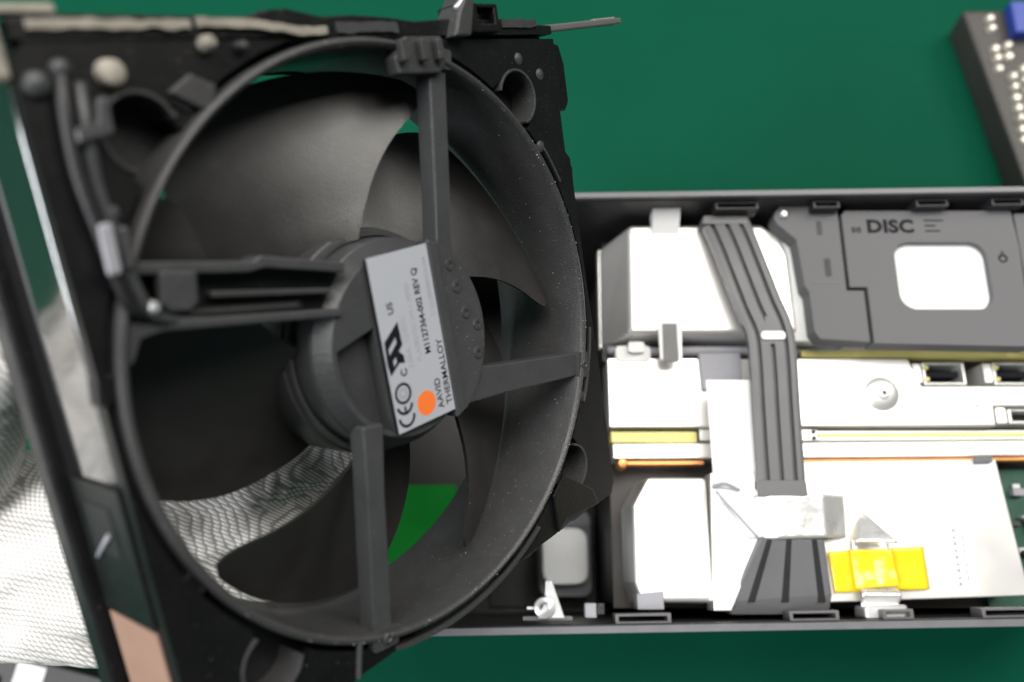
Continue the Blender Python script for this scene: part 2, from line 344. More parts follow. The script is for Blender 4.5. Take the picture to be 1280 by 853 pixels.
# board edges and gasket strips
cprism('board_edge_strip', rect(36, 48.8, 67.6, 52.8), 92.3, 103.5, 'brass', bevel=0.3)
cprism('board_edge_strip', rect(68.5, 49.4, 111.5, 53.6), 92.3, 104.0, 'steel', bevel=0.3)
g2 = cprism('board_edge_strip', [(112.0, 49.6), (236, 50.4), (236, 53.6), (112.0, 53.4)], 92.3, 102.6, 'steel2', bevel=0.3)
cprism('yellow_line', [(112.0, 51.0), (236, 51.6), (236, 52.8), (112.0, 52.2)], 102.62, 103.2, 'brass', parent=g2, bevel=0.1)
for x0, yy in ((110.0, 52.6), (110.0, 50.4), (97.6, 44.2)): cprism('rivet', circ(x0, yy, 0.8, 14), 104.02, 104.6, 'dark', parent=g2, bevel=0.1)
cprism('gasket_strip', [(36.4, 42.6), (236, 44.2), (236, 49.6), (36.4, 48.2)], 92.3, 105.0, 'steel', bevel=0.5)
cprism('copper_strip', [(38, 40.6), (69.5, 40.8), (69.5, 42.2), (38, 42.0)], 98, 104.0, 'copper', bevel=0.3)
cprism('copper_strip', [(97.5, 41.4), (236, 42.6), (236, 43.9), (97.5, 42.5)], 98, 104.2, 'copper', bevel=0.3)
lathe('copper_post', [(0.01, 99), (0.01, 106.0), (1.4, 105.8), (1.9, 105), (1.9, 99)], 'copper', con, 16, 39.8 - OX, 40.9 - OY)

# lower left shield block
lb = cprism('lower_shield', [(46.5, 34.4), (66.8, 34.4), (66.8, -6.5), (43.0, -6.5), (41.0, 0), (41.0, 25.0)], 92.3, 117, 'steel',
            lower=[(45.5, 35.6), (67.6, 35.6), (67.6, -8), (42.0, -8), (40.0, 0), (40.0, 25.6)], bevel=1.4, seg=3)
cprism('shield_notch', [(41.4, -8.8), (50.2, -8.8), (50.2, -3.0), (41.4, -3.8)], 108, 117.6, 'pad', parent=lb, bevel=0.3)
cprism('shield_flap', [(68.2, 36.0), (83.0, 36.0), (83.4, 14.0), (72.0, -9.2), (66.4, -9.2)], 108, 118.2, 'steel', parent=lb, bevel=0.3)
# folded white ribbon under the foil
rb = foil('folded_ribbon', [(69, 31, 119), (85, 30, 119.4), (84, 14.5, 119.6), (80, 14, 119.4)], 14, 14, 0.5, 'white', con)
for o in (rb,): o.data.transform(Matrix.Translation((-OX * S, -OY * S, 0)))
tube('ribbon_edge', [(68.0 - OX, 31.2 - OY, 120.2), (72 - OX, 32.0 - OY, 121.2), (77 - OX, 30 - OY, 120.5)], 0.7, 'pad', rb)
tube('ribbon_edge', [(69 - OX, 29.5 - OY, 120.0), (75.5 - OX, 22 - OY, 120.4), (82 - OX, 14.4 - OY, 120.2)], 0.35, 'pad', rb)

cprism('white_ribbon', [(69.0, 69.0), (84.6, 69.0), (84.8, 30.0), (69.4, 30.0)], 116.5, 117.2, 'white', bevel=0.1)
# right lower plate with label, tapes
pr = cprism('lower_plate', [(101.5, 40.2), (168.6, 41.0), (173.0, -4.4), (100.0, -6.8)], 92.3, 115.4, 'steel', lower=[(101.5, 40.2), (168.6, 41.0), (173.0, -4.4), (100.0, -6.8)], bevel=0.5)
cprism('plate_label', [(147.4, 20.6), (155.6, 20.6), (156.2, -3.2), (147.4, -3.2)], 115.42, 115.7, 'white', parent=pr, bevel=0.05)
for i in range(9): cprism('printed_text', rect(149.4, -1.4 + 2.2 * i, 150.6, -0.1 + 2.2 * i - 0.4 * (i % 2)), 115.71, 115.75, 'greyink', parent=pr, bevel=0)
for i in range(7): cprism('printed_text', rect(152.6, 0.4 + 2.2 * i, 153.2, 2.0 + 2.2 * i - 0.5 * (i % 2)), 115.71, 115.75, 'greyink', parent=pr, bevel=0)
cprism('plate_tab', [(160.4, 39.6), (166.6, 39.8), (166.6, 42.2), (160.4, 42.0)], 115.42, 117.0, 'guide', parent=pr, bevel=0.3)
yt = foil('amber_tape', [(106.4, 9.8, 116.4), (138.6, 11.4, 116.4), (139.0, -2.4, 116.4), (107.4, -3.4, 116.4)], 24, 12, 0.25, 'yellow', con, seed=4.0)
sr = foil('foil_ribbon', [(114.4, 14.0, 117.0), (126.6, 13.2, 117.0), (128.0, -11.0, 118.0), (115.2, -11.0, 118.0)], 18, 40, 0.35, 'foil', con, seed=2.0,
          bend=lambda s_, t: (2.6 * math.sin(math.pi * (t - 0.62) / 0.2) if 0.62 < t < 0.82 else 0))
yb = foil('amber_tape', [(113.4, 10.4, 117.6), (127.6, 10.8, 117.7), (128.2, -1.2, 118.2), (113.6, -2.2, 118.2)], 18, 16, 0.35, 'yellow', con, seed=2.0,
          bend=lambda s_, t: (1.6 * max(0, t - 0.55)))
fp = foil('folded_foil', [(119.0, 22.4, 117.0), (120.4, 22.0, 117.0), (127.6, 12.4, 122.6), (114.0, 12.8, 122.2)], 14, 10, 0.3, 'foil', con, seed=5.0)
ft = foil('foil_tape', [(82.0, 28.2, 121.9), (113.6, 28.6, 120.6), (113.0, 14.4, 120.6), (84.0, 13.6, 121.9)], 40, 14, 0.3, 'foil', con, seed=6.0, freq=0.1,
          bend=lambda s_, t: (-(s_ - 0.72) * 16 if s_ > 0.72 else (-(0.16 - s_) * 16 if s_ < 0.16 else 0)))
for o in (yt, sr, yb, fp, ft): o.data.transform(Matrix.Translation((-OX * S, -OY * S, 0)))
fc = cprism('foil_clip', [(114.6, -11.6), (129.2, -11.2), (129.0, -7.2), (114.8, -7.6)], 112, 121.2, 'silver', bevel=0.9)

# ridged grey cable guide running down the middle
gp = []
for x, y, z, hw in ((79.6, 129.5, 118.5, 8.7), (82.2, 120, 120, 8.7), (85.3, 108, 121, 8.6), (88.8, 96, 121, 8.5), (92.0, 86, 121, 8.4), (92.4, 74, 121, 8.3), (92.0, 60, 121, 8.2), (91.7, 45, 121, 8.1), (91.5, 31.5, 120.8, 8.0)):
    gp.append((x, y, z, hw))
sm = smooth_path([p[:3] for p in gp], 4); gpath = [(v.x - OX, v.y - OY, v.z, 8.7 - 0.7 * i / (len(sm) - 1)) for i, v in enumerate(sm)]
GP = [(-1, -2.2), (-1, 0.2), (-0.86, 0.6), (-0.68, 0.6), (-0.66, -1.5), (-0.50, -1.5), (-0.48, 0.6), (-0.10, 0.6), (-0.08, -1.5), (0.08, -1.5), (0.10, 0.6), (0.50, 0.6), (0.52, -1.5), (0.68, -1.5), (0.70, 0.6), (0.86, 0.6), (1, 0.2), (1, -2.2)]
cg = sweep('cable_guide', gpath, GP, 'guide', con)
cprism('guide_cap', [(70.4, 128.0), (88.6, 128.0), (88.2, 131.4), (71.4, 131.4)], 112.5, 119.6, 'guide', parent=cg, bevel=0.6)
cprism('guide_cap', [(83.3, 27.6), (99.8, 27.6), (99.6, 33.2), (83.4, 33.2)], 117.0, 121.75, 'guide', parent=cg, bevel=0.5)
cprism('groove_bridge', rect(90.3, 81.0, 93.8, 91.5), 119.0, 121.62, 'guide', parent=cg, bevel=0.2)
cprism('white_tag', rect(88.4, 82.6, 97.0, 85.6, 1.2), 121.4, 122.4, 'white', parent=cg, bevel=0.3)
lg = cprism('lower_cable_guide', [(82.6, 14.4, 121), (104.2, 13.6, 121), (106.0, -4, 118), (105.4, -10.4, 115), (72.2, -10.4, 115), (72.4, -6.0, 117.4)], 108, 120, 'guide', bevel=0.8,
            lower=[(82.6, 14.4), (104.2, 13.6), (106.0, -4), (105.4, -10.4), (72.2, -10.4), (72.4, -6.0)])
for xa, xb in ((85.8, 79.0), (92.2, 90.2), (100.6, 102.4)):
    cprism('groove', [(xa - 0.9, 13.6, 121.05), (xa + 0.9, 13.6, 121.05), (xb + 1.2, -6.5, 117.6), (xb - 1.2, -6.5, 117.6)], 112, 119, 'dark', parent=lg,
           lower=[(xa - 0.9, 13.6), (xa + 0.9, 13.6), (xb + 1.2, -6.5), (xb - 1.2, -6.5)], bevel=0.1)
# cast silver hinge and little fittings on the near wall
hg = cprism('hinge_bracket', [(8.4, -11.4), (17.0, -11.4), (12.9, 0.6), (10.8, 0.6), (10.6, -4)], 121.5, 126.0, 'silver', bevel=0.5)
lathe('hinge_ring', [(1.3, 122), (1.3, 127.4), (2.0, 127.8), (3.2, 127.4), (3.4, 126.8), (3.4, 122)], 'silver', hg, 28, 10.4 - OX, -8.0 - OY)
cprism('hinge_pin', rect(4.8, -8.6, 7.4, -7.6), 124, 125, 'silver', parent=hg, bevel=0.2)
cprism('hinge_foot', rect(3.5, -12.0, 19.5, -10.6), 118, 125, 'guide', parent=hg, bevel=0.3)
lt = cprism('latch', rect(23.6, -11.2, 27.4, -6.6), 118, 124, 'pad', bevel=0.5)
cprism('latch_tooth', rect(27.5, -10.2, 29.8, -6.6), 118, 125, 'dark', parent=lt, bevel=0.3)
# circuit board showing past the lower plate
cprism('side_board', rect(169, -9, 236, 40), 92.3, 96, 'pcb', bevel=0.2)
for i in range(26):
    x, y = random.uniform(175, 196), random.uniform(-6, 37); s = random.uniform(0.8, 2.2)
    cprism('board_component', rect(x - s, y - s * 0.6, x + s, y + s * 0.6), 96.02, 97 + random.random() * 3, random.choice(['dark', 'silver', 'charcoal', 'pad']), bevel=0.15)

# ------------------------------------------------------------------ fan assembly
fan = empty('fan_assembly')
tag(fan, 'tilted black square cooling fan with white motor label and dusty blades held above the console', 'fan')
eu = Vector((0.63364, 0.45953, -0.62236)); ew = Vector((0.75858, -0.21116, 0.61641)).normalized()
ev = ew.cross(eu).normalized(); eu = ev.cross(ew).normalized()
mtx = Matrix((eu, ev, ew)).transposed().to_4x4(); mtx.translation = Vector((-22.96, 52.49, 223.32)) * S
fan.matrix_world = mtx
TW = rad(-10.3)     # the spokes are turned against the square frame
def fr(pts): return rotp(pts, TW)

def arcband(cx_, cy_, r0, r1, a0, a1, n=14):
    return [(cx_ + r1 * math.cos(rad(a0 + (a1 - a0) * i / n)), cy_ + r1 * math.sin(rad(a0 + (a1 - a0) * i / n))) for i in range(n + 1)] + \
           [(cx_ + r0 * math.cos(rad(a1 + (a0 - a1) * i / n)), cy_ + r0 * math.sin(rad(a1 + (a0 - a1) * i / n))) for i in range(n + 1)]
def corner_hole(rr, hr, n=240):
    o = []
    for i in range(n):
        a = 2 * math.pi * i / n; R = rr
        for cxy in ((51, 51.7), (-51, 51.7), (-51, -51.7), (51, -51.7)):
            d = Vector((math.cos(a), math.sin(a))); c = Vector(cxy); t = c.dot(d); q = c.length_squared - t * t
            if t > 0 and q < hr * hr: R = max(R, t + math.sqrt(hr * hr - q))
        o.append((R * math.cos(a), R * math.sin(a)))
    return o
out = [(-69, 64), (-69, -60), (-63, -66.5), (40, -67), (44, -64.6), (56, -65), (58, -67), (68, -67), (70, -64), (70.5, -30), (69.8, 0), (70, 34), (68.2, 36), (68.4, 48), (69.6, 50), (69.6, 66), (-66, 67)]
prism('frame_plate', out, -3, 0, 'frame', fan, holes=[corner_hole(68.6, 7.2)], bevel=0.45)
bk = prism('back_plate', rect(-67, -65, 68, 65, 4), -30, -27.5, 'frame', fan, holes=[circ(0, 0, 66.4, 96)], bevel=0.4)
lathe('ring', [(65.0, 0.2), (65.3, 0.9), (66.0, 1.3), (66.8, 1.0), (67.1, 0.2), (67.1, -27.4), (64.9, -29.8), (64.4, -26), (64.7, -8)], 'plastic', fan, 160)
prism('ring_ledge', rect(-68.4, -66.6, 69.4, 66.6), -9, -7.5, 'dark', fan, holes=[circ(0, 0, 66.4, 96)], bevel=0)
# little bridges that tie the ring to the plate
for a in (18, -24, 70, 128, 171, 205, 250, 291, 341):
    p = rect(66.6, -2.6, 70.2, 2.6); prism('ring_bridge', rotp(p, rad(a)), -4, -0.5, 'frame', fan, bevel=0.3)
# corner posts and moulded pins
for u, v in ((57.5, 38.5), (53.5, 61.2), (44.5, -60.0), (60.0, -33.0), (-60, -57), (-20, -62.5), (61.5, 57)):
    lathe('moulded_pin', [(0.01, -0.5), (0.01, 0.5), (0.9, 0.45), (1.5, 0.1), (1.6, -0.5)], 'plastic', fan, 18, u, v)
# collars of the four screw holes and a raised rib round the ring
for u, v, a in ((51, 51.7, 45), (-51, 51.7, 135), (-51, -51.7, 225), (51, -51.7, 315)):
    prism('hole_collar', arcband(u, v, 6.5, 7.15, a - 118, a + 118, 26), -8, 0.35, 'plastic', fan, bevel=0.15)
prism('ring_rib', arcband(0, 0, 69.1, 69.8, -12, -30, 20), -2, 0.8, 'plastic', fan, bevel=0.2)
prism('ring_rib', arcband(0, 0, 69.1, 69.9, -62, -108, 40), -2, 0.9, 'plastic', fan, bevel=0.2)
prism('ring_rib', arcband(0, 0, 69.1, 69.8, 24, 33, 10), -2, 0.7, 'plastic', fan, bevel=0.2)
prism('plate_step', [(40, -55.5), (46, -51.5), (58, -61), (60, -66.5), (44.5, -64.3), (40, -66.6)], 0.02, 1.1, 'frame', fan, bevel=0.35)
prism('edge_bar', [(-33.5, -66.5), (-32.7, -66.6), (-30.4, -58.6), (-31.2, -58.4)], 0.02, 1.3, 'motor', fan, bevel=0.2)
# side walls
lw = prism('left_wall', rect(-69, -62, -67, 65), -30.5, -3.05, 'gloss', fan, bevel=0.3)
lf = prism('left_flange', [(-72.0, -57), (-70.6, -62), (-66.5, -64), (-66.5, 66), (-72.0, 66)], -32.5, -24.8, 'frame', fan, bevel=1.5, seg=3)
prism('wall_tape', [(-69.5, -61), (-69.12, -61), (-69.12, -35.5), (-69.5, -35.5)], -22.5, -3.6, 'tape', fan, bevel=0.05)
prism('wall_cover', [(-69.6, -35), (-69.1, -35), (-69.1, -9), (-69.6, -7)], -23.2, -3.3, 'frame', fan, bevel=0.2)
rc = prism('wall_recess', [(-69.75, -21.5), (-69.62, -21.5), (-69.62, -11.5), (-69.75, -11.5)], -19.5, -9.0, 'dark', fan, bevel=0.05)
tube('recess_strip', [(-70.0, -22.5, -18.5), (-70.0, -17.0, -11.0)], 0.5, 'pad', rc, sub=2)
prism('right_wall', [(68, -64.8), (70, -64.8), (70, 64.5), (68, 64.5)], -27, -3.05, 'frame', fan, bevel=0.3)
prism('side_tab', [(70.2, 48.2), (75.4, 47.0), (77.6, 49.5), (77.8, 60), (76.4, 65), (70.2, 66)], -5, -3.4, 'frame', fan, bevel=0.4)
prism('side_tab', [(70.2, -52), (72.0, -50), (72.2, -10), (74.2, 6), (76.8, 31), (75.6, 33), (70.2, 33.4)], -7, -4.6, 'frame', fan, bevel=0.4)
prism('side_tab', [(70.4, -66), (73.2, -65), (74.0, -55), (70.4, -50)], -6, -2.6, 'frame', fan, bevel=0.4)
prism('bottom_wall', [(-62, -67), (66, -67), (66, -65), (-62, -65)], -27, -3.05, 'frame', fan, bevel=0.3)
# uneven torn lip along the lower edge
lip = []
for i in range(61): lip.append((-50 + 1.95 * i, -68.6 - 0.7 * noise.noise(Vector((i * 0.6, 0, 0))) - (0.8 if 20 < i < 44 else 0)))
lip += [(67, -66.4), (-50, -66.4)]
prism('torn_lip', lip, -4.6, -2.4, 'plastic', fan, bevel=0.2)
# top wall with its lips, clips and beige strips that paint the lit edge
tw = prism('top_wall', [(-67, 65), (68, 65), (68, 67), (-67, 67)], -29, -3.05, 'frame', fan, bevel=0.3)
top = [(-68, 67.1), (-10, 67.1), (-6, 66.6), (12, 66.6), (16, 67.1), (69, 67.1), (69, 69.4), (50, 70.0), (42, 70.8), (28, 70.8), (18, 70.2), (10, 71.0), (0, 71.4), (-8, 71.0), (-16, 72.4), (-22, 72.0), (-26, 70.8), (-60, 71.0), (-68, 70.4)]
prism('top_lip', top, -5.5, 0.4, 'frame', fan, bevel=0.7)
def ragged(x0, x1, y0, y1, sag, n, seed):
    up = []; dn = []
    for k in range(n + 1):
        t = k / n; x = x0 + (x1 - x0) * t; dy = -sag * math.exp(-((x + 12) / 9.0) ** 2)
        up.append((x, y1 + dy + 0.55 * noise.noise(Vector((x * 0.35, seed, 0))))); dn.append((x, y0 + dy + 0.5 * noise.noise(Vector((x * 0.3, seed + 9, 0)))))
    return dn + up[::-1]
prism('lit_edge_strip', ragged(-65.5, -38.0, 68.5, 70.0, 0, 24, 1.0), 0.42, 1.3, 'cream', fan, bevel=0.3)  # highlight on the top edge, painted as a pale strip
prism('lit_edge_strip', ragged(-36.5, -8.0, 68.7, 70.3, 1.6, 24, 4.0), 0.42, 1.5, 'cream', fan, bevel=0.3)
prism('lit_edge_strip', ragged(-5.0, 12.0, 67.8, 69.9, 0.5, 16, 6.0), 0.42, 1.1, 'motor', fan, bevel=0.3)
prism('lit_edge_strip', ragged(48.0, 62.0, 68.8, 70.8, 0.0, 16, 8.0), -1.0, 0.9, 'plastic', fan, bevel=0.3)
prism('lit_edge_strip', [(-72.5, 61), (-69.2, 61), (-69.2, 71), (-60, 71), (-60, 72.6), (-71, 72.4)], -4, 0.6, 'cream', fan, bevel=0.8)
prism('latch_arm', [(64, 67.6), (80, 68.6), (103, 70.0), (106.5, 70.4), (106.5, 72.0), (96, 71.6), (78, 70.4), (64, 69.6)], -2.8, -0.8, 'guide', fan, bevel=0.5)
prism('latch_arm_tip', [(92, 71.0), (103.2, 71.8), (103.2, 72.2), (92, 71.5)], -2.6, -1.0, 'cream', fan, bevel=0.1)
prism('clip_box', rect(31.5, 67.4, 45, 74.0), -5, 2.6, 'frame', fan, holes=[rect(37.4, 69.4, 43.6, 73.0)], bevel=0.4)
prism('clip_post', [(27.4, 66.4), (33.2, 66.4), (36.6, 75.8), (34.4, 77.2), (30.2, 72.0)], -4, 3.4, 'plastic', fan, bevel=0.6)
tube('clip_hook', [(30.5, 72.8, 2.0), (33.5, 75.2, 2.4), (36.0, 77.6, 2.2)], 0.7, 'silver', fan)
# comb shaped cable clamp under the top wall
prism('cable_clamp', [(9.6, 58.8), (22.4, 58.6), (24.6, 60), (24.6, 66.8), (13, 66.8), (9.0, 62.4)], -2.4, 1.6, 'plastic', fan, bevel=0.5)
for u in (10.6, 16.6, 21.8): prism('clamp_tooth', rect(u - 0.9, 61.2, u + 0.9, 66.0), 1.62, 3.6, 'plastic', fan, bevel=0.35)
# cable run and posts at the upper left corner
tube('fan_cable', [(-62, 62, 0.5), (-63.5, 56, 2.2), (-64.0, 46, 2.0), (-63.0, 36, 2.0), (-62.0, 28, 1.6), (-60, 22.5, 0.8), (-52, 20.0, -1.8), (-38, 17.2, -2.0), (-26, 15.0, -2.2)], 1.25, 'dark', fan)
tube('fan_cable', [(-59.6, 60, 0.5), (-61.0, 54, 2.4), (-61.6, 44, 1.8), (-60.6, 35, 1.8), (-59.6, 27, 1.4), (-57, 21.0, 0.4), (-50, 18.4, -1.8), (-38, 15.8, -2.0), (-26, 13.4, -2.2)], 1.15, 'motor', fan)
for u, v, r, h, mt in ((-54.2, 61.6, 2.3, 2.6, 'cream'), (-62.0, 62.6, 1.5, 2.2, 'motor'), (-66.0, 60.4, 2.0, 2.0, 'motor'), (-57.4, 22.6, 1.3, 2.4, 'silver'), (-35.5, 66.0, 1.5, 3.0, 'cream'), (-28.5, 65.4, 1.1, 2.6, 'motor'), (-60.4, 39.4, 1.4, 3.0, 'motor')):
    lathe('cable_post', [(0.01, -0.6), (0.01, h), (r * 0.55, h * 0.97), (r * 0.9, h * 0.75), (r, h * 0.3), (r * 1.1, -0.6)], mt, fan, 24, u, v)
prism('cable_strap', [(-63.6, 50.6), (-57.6, 51.6), (-57.2, 57.6), (-59.0, 57.4), (-60.0, 53.4), (-63.6, 53.0)], 2.6, 4.4, 'motor', fan, bevel=0.5)
prism('cable_strap', [(-64.2, 29.4), (-62.0, 29.4), (-61.6, 38.0), (-63.8, 38.0)], 2.6, 3.8, 'pad', fan, bevel=0.6)
prism('cable_strap', [(-61.0, 29.8), (-59.4, 29.8), (-59.0, 37.0), (-60.6, 37.0)], 2.4, 3.4, 'motor', fan, bevel=0.5)
prism('corner_gusset', [(-45, 58), (-37, 53.6), (-35.2, 58.8), (-40, 61)], -2.8, 0.9, 'plastic', fan, bevel=0.4)
# four spokes set off centre like a pinwheel
for k, ang in enumerate((0, 90, 270)):
    hw0, hw1 = ((3.3, 4.6), (2.6, 2.8), (2.7, 2.9))[k]
    p = [(17, -12.3 - hw1), (30, -12.3 - hw1 * 0.85), (66.3, -12.3 - hw0), (66.3, -12.3 + hw0), (30, -12.3 + hw1 * 0.85), (17, -12.3 + hw1)]
    s_ = prism('spoke', fr(rotp(p, rad(ang))), -5.2, -0.2, 'motor', fan, bevel=0.55, seg=3)
    q = rotp([(65.2, -12.3)], rad(ang)); q = fr(q)[0]
    prism('spoke_pad', fr(rotp(rect(63.0, -16.2, 67.6, -8.8, 0.8), rad(ang))), -1.2, 0.75, 'plastic', s_, bevel=0.35)
    lathe('spoke_screw', [(0.45, 0.76), (0.45, 1.3), (0.8, 1.6), (1.3, 1.3), (1.4, 0.76)], 'plastic', s_, 18, q[0], q[1])
ls = prism('cable_spoke', fr([(-17, 7.4), (-17, 18.0), (-65.6, 18.4), (-65.6, 7.8)]), -6.0, -3.6, 'frame', fan, bevel=0.4)
prism('rail', fr([(-18, 16.6), (-18, 18.8), (-38, 20.6), (-40, 19.6), (-63.8, 19.9), (-63.8, 17.7), (-41, 17.4), (-37, 18.2)]), -5, 0.3, 'motor', ls, bevel=0.45)
prism('rail', fr([(-19, 7.4), (-19, 9.2), (-62, 9.6), (-65.4, 9.9), (-65.4, 2.0), (-63.8, 2.4), (-62.2, 6.6), (-58, 7.6)]), -5, -0.1, 'motor', ls, bevel=0.45)
prism('rail', fr([(-21, 12.4), (-21, 13.6), (-48, 14.2), (-48, 13.0)]), -5, -1.0, 'plastic', ls, bevel=0.3)
prism('cable_catch', fr([(-51.5, 18.2), (-58.6, 18.4), (-58.6, 12.4), (-57.2, 11.0), (-53.0, 11.0), (-51.5, 12.4)]), -1.6, 0.9, 'motor', ls, bevel=0.7, seg=3)
# motor mount in the middle
def arc(r, a0, a1, n): return [(r * math.cos(rad(a0 + (a1 - a0) * i / n)), r * math.sin(rad(a0 + (a1 - a0) * i / n))) for i in range(n + 1)]
mo = prism('motor_mount', circ(0, 0, 21.6, 72), -4.6, -1.0, 'motor', fan, lower=circ(0, 0, 24.2, 72), bevel=0.5, holes=[[(-9.2, 6.0), (-9.2, -18.8)] + arc(20.4, 242, 170, 14)])
lathe('mount_wall', [(0.01, -10.5), (0.01, -4.7), (23.4, -4.62), (24.3, -5.2), (24.6, -10.5)], 'motor', fan, 72)
prism('raised_segment', arc(24.6, -57, 61, 28) + [(9.6, 20.5), (9.6, -20)], -4.0, 0.35, 'motor', fan, bevel=0.5)
prism('segment_step', [(9.4, 22.2), (12.6, 21.0), (12.6, -20.2), (9.4, -21.4)], -3.0, 1.0, 'motor', fan, bevel=0.5)
for u, v in ((17.0, 9.4), (18.6, 2.6), (22.0, -1.2), (20.6, -8.2), (16.0, 15.0)):
    lathe('dimple', [(0.5, 0.3), (0.55, 0.62), (1.0, 0.75), (1.5, 0.6), (1.6, 0.3)], 'plastic', mo, 20, u, v)
lab = prism('motor_label', [(-9.0, -18.9), (9.3, -19.1), (9.2, 21.3), (-8.9, 21.3)], 0.5, 0.68, 'label', fan, bevel=0.03)
prism('label_backing', rect(-8.6, -18.6, 9.2, 21.0), -1.0, 0.5, 'dark', lab, bevel=0.1)
R90 = rad(90); TZ = 0.70
text('printed_text', 'THERMALLOY', 2.55, 7.9, -17.2, TZ, R90, 'ink', lab, bold=0.02, sx=1.0)
text('printed_text', 'AAVID', 2.55, 5.1, -17.4, TZ, R90, 'ink', lab, bold=0.02)
text('printed_text', 'M1127364-002 REV Q', 2.45, 4.0, -3.6, TZ, R90, 'ink', lab, bold=0.05, sx=0.90)
text('printed_text', 'PLA08215S12H-1 MP00', 2.05, 1.0, -4.6, TZ, R90, 'greyink', lab, sx=0.92)
text('printed_text', '2.06A  12VDC', 2.15, -1.9, -5.4, TZ, R90, 'greyink', lab, sx=0.95)
text('printed_text', '2126180088ND0204', 1.95, 7.6, 4.4, TZ, R90, 'greyink', lab, sx=0.85)
text('printed_text', 'US', 2.4, -4.9, 7.9, TZ, R90, 'ink', lab, bold=0.04)
text('printed_text', 'C', 2.6, -4.3, -6.6, TZ, R90, 'ink', lab, bold=0.06)
# backwards RU component mark: slanted letters running into the label edge
prism('printed_mark', [(-8.4, 2.4), (-3.6, 6.0), (-3.4, 0.6), (-4.8, -0.6), (-3.6, -1.8), (-3.6, -3.6), (-5.2, -3.2), (-8.3, -5.4), (-8.7, -2.6)], 0.69, 0.72, 'ink', lab, holes=[[(-7.6, 0.6), (-5.0, 2.8), (-5.0, 1.4), (-7.6, -0.8)], [(-6.9, -2.2), (-5.9, -1.6), (-5.9, -2.8), (-6.9, -3.6)]], bevel=0)
prism('printed_mark', circ(-5.8, -10.2, 2.5, 28), 0.69, 0.72, 'ink', lab, holes=[circ(-5.8, -10.2, 1.85, 24)], bevel=0)
prism('printed_mark', circ(-5.8, -10.2, 1.3, 20), 0.69, 0.715, 'greyink', lab, holes=[circ(-5.8, -10.2, 0.7, 16)], bevel=0)
prism('printed_mark', arcband(-6.0, -15.6, 1.9, 2.6, 180, 360), 0.69, 0.72, 'ink', lab, bevel=0)
prism('printed_mark', arcband(-6.0, -12.6, 1.9, 2.6, 190, 350), 0.69, 0.72, 'ink', lab, bevel=0)
prism('printed_mark', rect(-6.3, -14.6, -5.7, -13.2), 0.69, 0.72, 'ink', lab, bevel=0)
prism('printed_dot', circ(0.6, -14.6, 2.9, 40), 0.69, 0.72, 'orange', lab, bevel=0)
# rotor with five swept blades
ro = lathe('rotor_hub', [(0.01, -28), (0.01, -11.5), (25.2, -11.4), (26.6, -12.2), (27.0, -13.5), (27.0, -28)], 'plastic', fan, 96)
lathe('rotor_rim', [(24.8, -11.4), (25.0, -10.2), (25.9, -10.2), (26.2, -11.6)], 'motor', ro, 96)
def blade_mesh():
    RC = [(25, 106), (27, 104), (33, 97.5), (42, 90), (51, 82), (57, 76.5), (62.8, 71)]
    RW = [(25, 176), (27, 173), (36, 161), (47, 150), (57, 139), (62.8, 132)]
    def ip(tab, r):
        for (r0, a0), (r1, a1) in zip(tab, tab[1:]):
            if r <= r1 or (r1, a1) == tab[-1]: t = (r - r0) / (r1 - r0); return a0 + (a1 - a0) * t
    nr, nc = 26, 30; vt = []; fs = []
    for side in (0, 1):
        for i in range(nr + 1):
            r = 25 + (62.8 - 25) * i / nr
            for j in range(nc + 1):
                t = j / nc
                e = 0.0
                if r > 53:      # rounded tip corners
                    q = (r - 53) / 9.8; e = 1.0 - math.sqrt(max(0, 1 - q * q)); e *= 0.17
                tt = e * 0.9 + t * (1 - e * 1.3)
                a = rad(ip(RC, r) * (1 - tt) + ip(RW, r) * tt)
                z = -7.4 - 18.5 * (tt ** 1.12) - 3.2 * math.sin(math.pi * tt) - 1.6 * (1 - (r - 25) / 38) * (1 - tt)
                th = 1.9 * max(0.55, math.sin(math.pi * min(1, max(0, t * 0.94 + 0.03))) ** 0.5) * (0.5 if side else -0.5) * (1.25 - 0.4 * i / nr)
                vt.append((r * math.cos(a), r * math.sin(a), z - th))
    n = (nr + 1) * (nc + 1)
    for i in range(nr):
        for j in range(nc):
            a = i * (nc + 1) + j; q = (a, a + 1, a + nc + 2, a + nc + 1)
            fs.append(q); fs.append(tuple(n + k for k in reversed(q)))
    per = [j for j in range(nc)] + [i * (nc + 1) + nc for i in range(nr)] + [nr * (nc + 1) + j for j in range(nc, 0, -1)] + [i * (nc + 1) for i in range(nr, 0, -1)]
    for k in range(len(per)):
        a, b = per[k], per[(k + 1) % len(per)]; fs.append((a, b, n + b, n + a))
    me = mesh('blade', vt, fs)
    for p in me.polygons: p.use_smooth = True
    me.materials.append(M['blade'])
    return me
bme = blade_mesh()
for k in range(5):
    o = bpy.data.objects.new('blade', bme); C.objects.link(o); o.parent = ro; o.rotation_euler = (0, 0, TW + rad(72 * k))
    o.modifiers.new('split', 'EDGE_SPLIT').split_angle = rad(60)

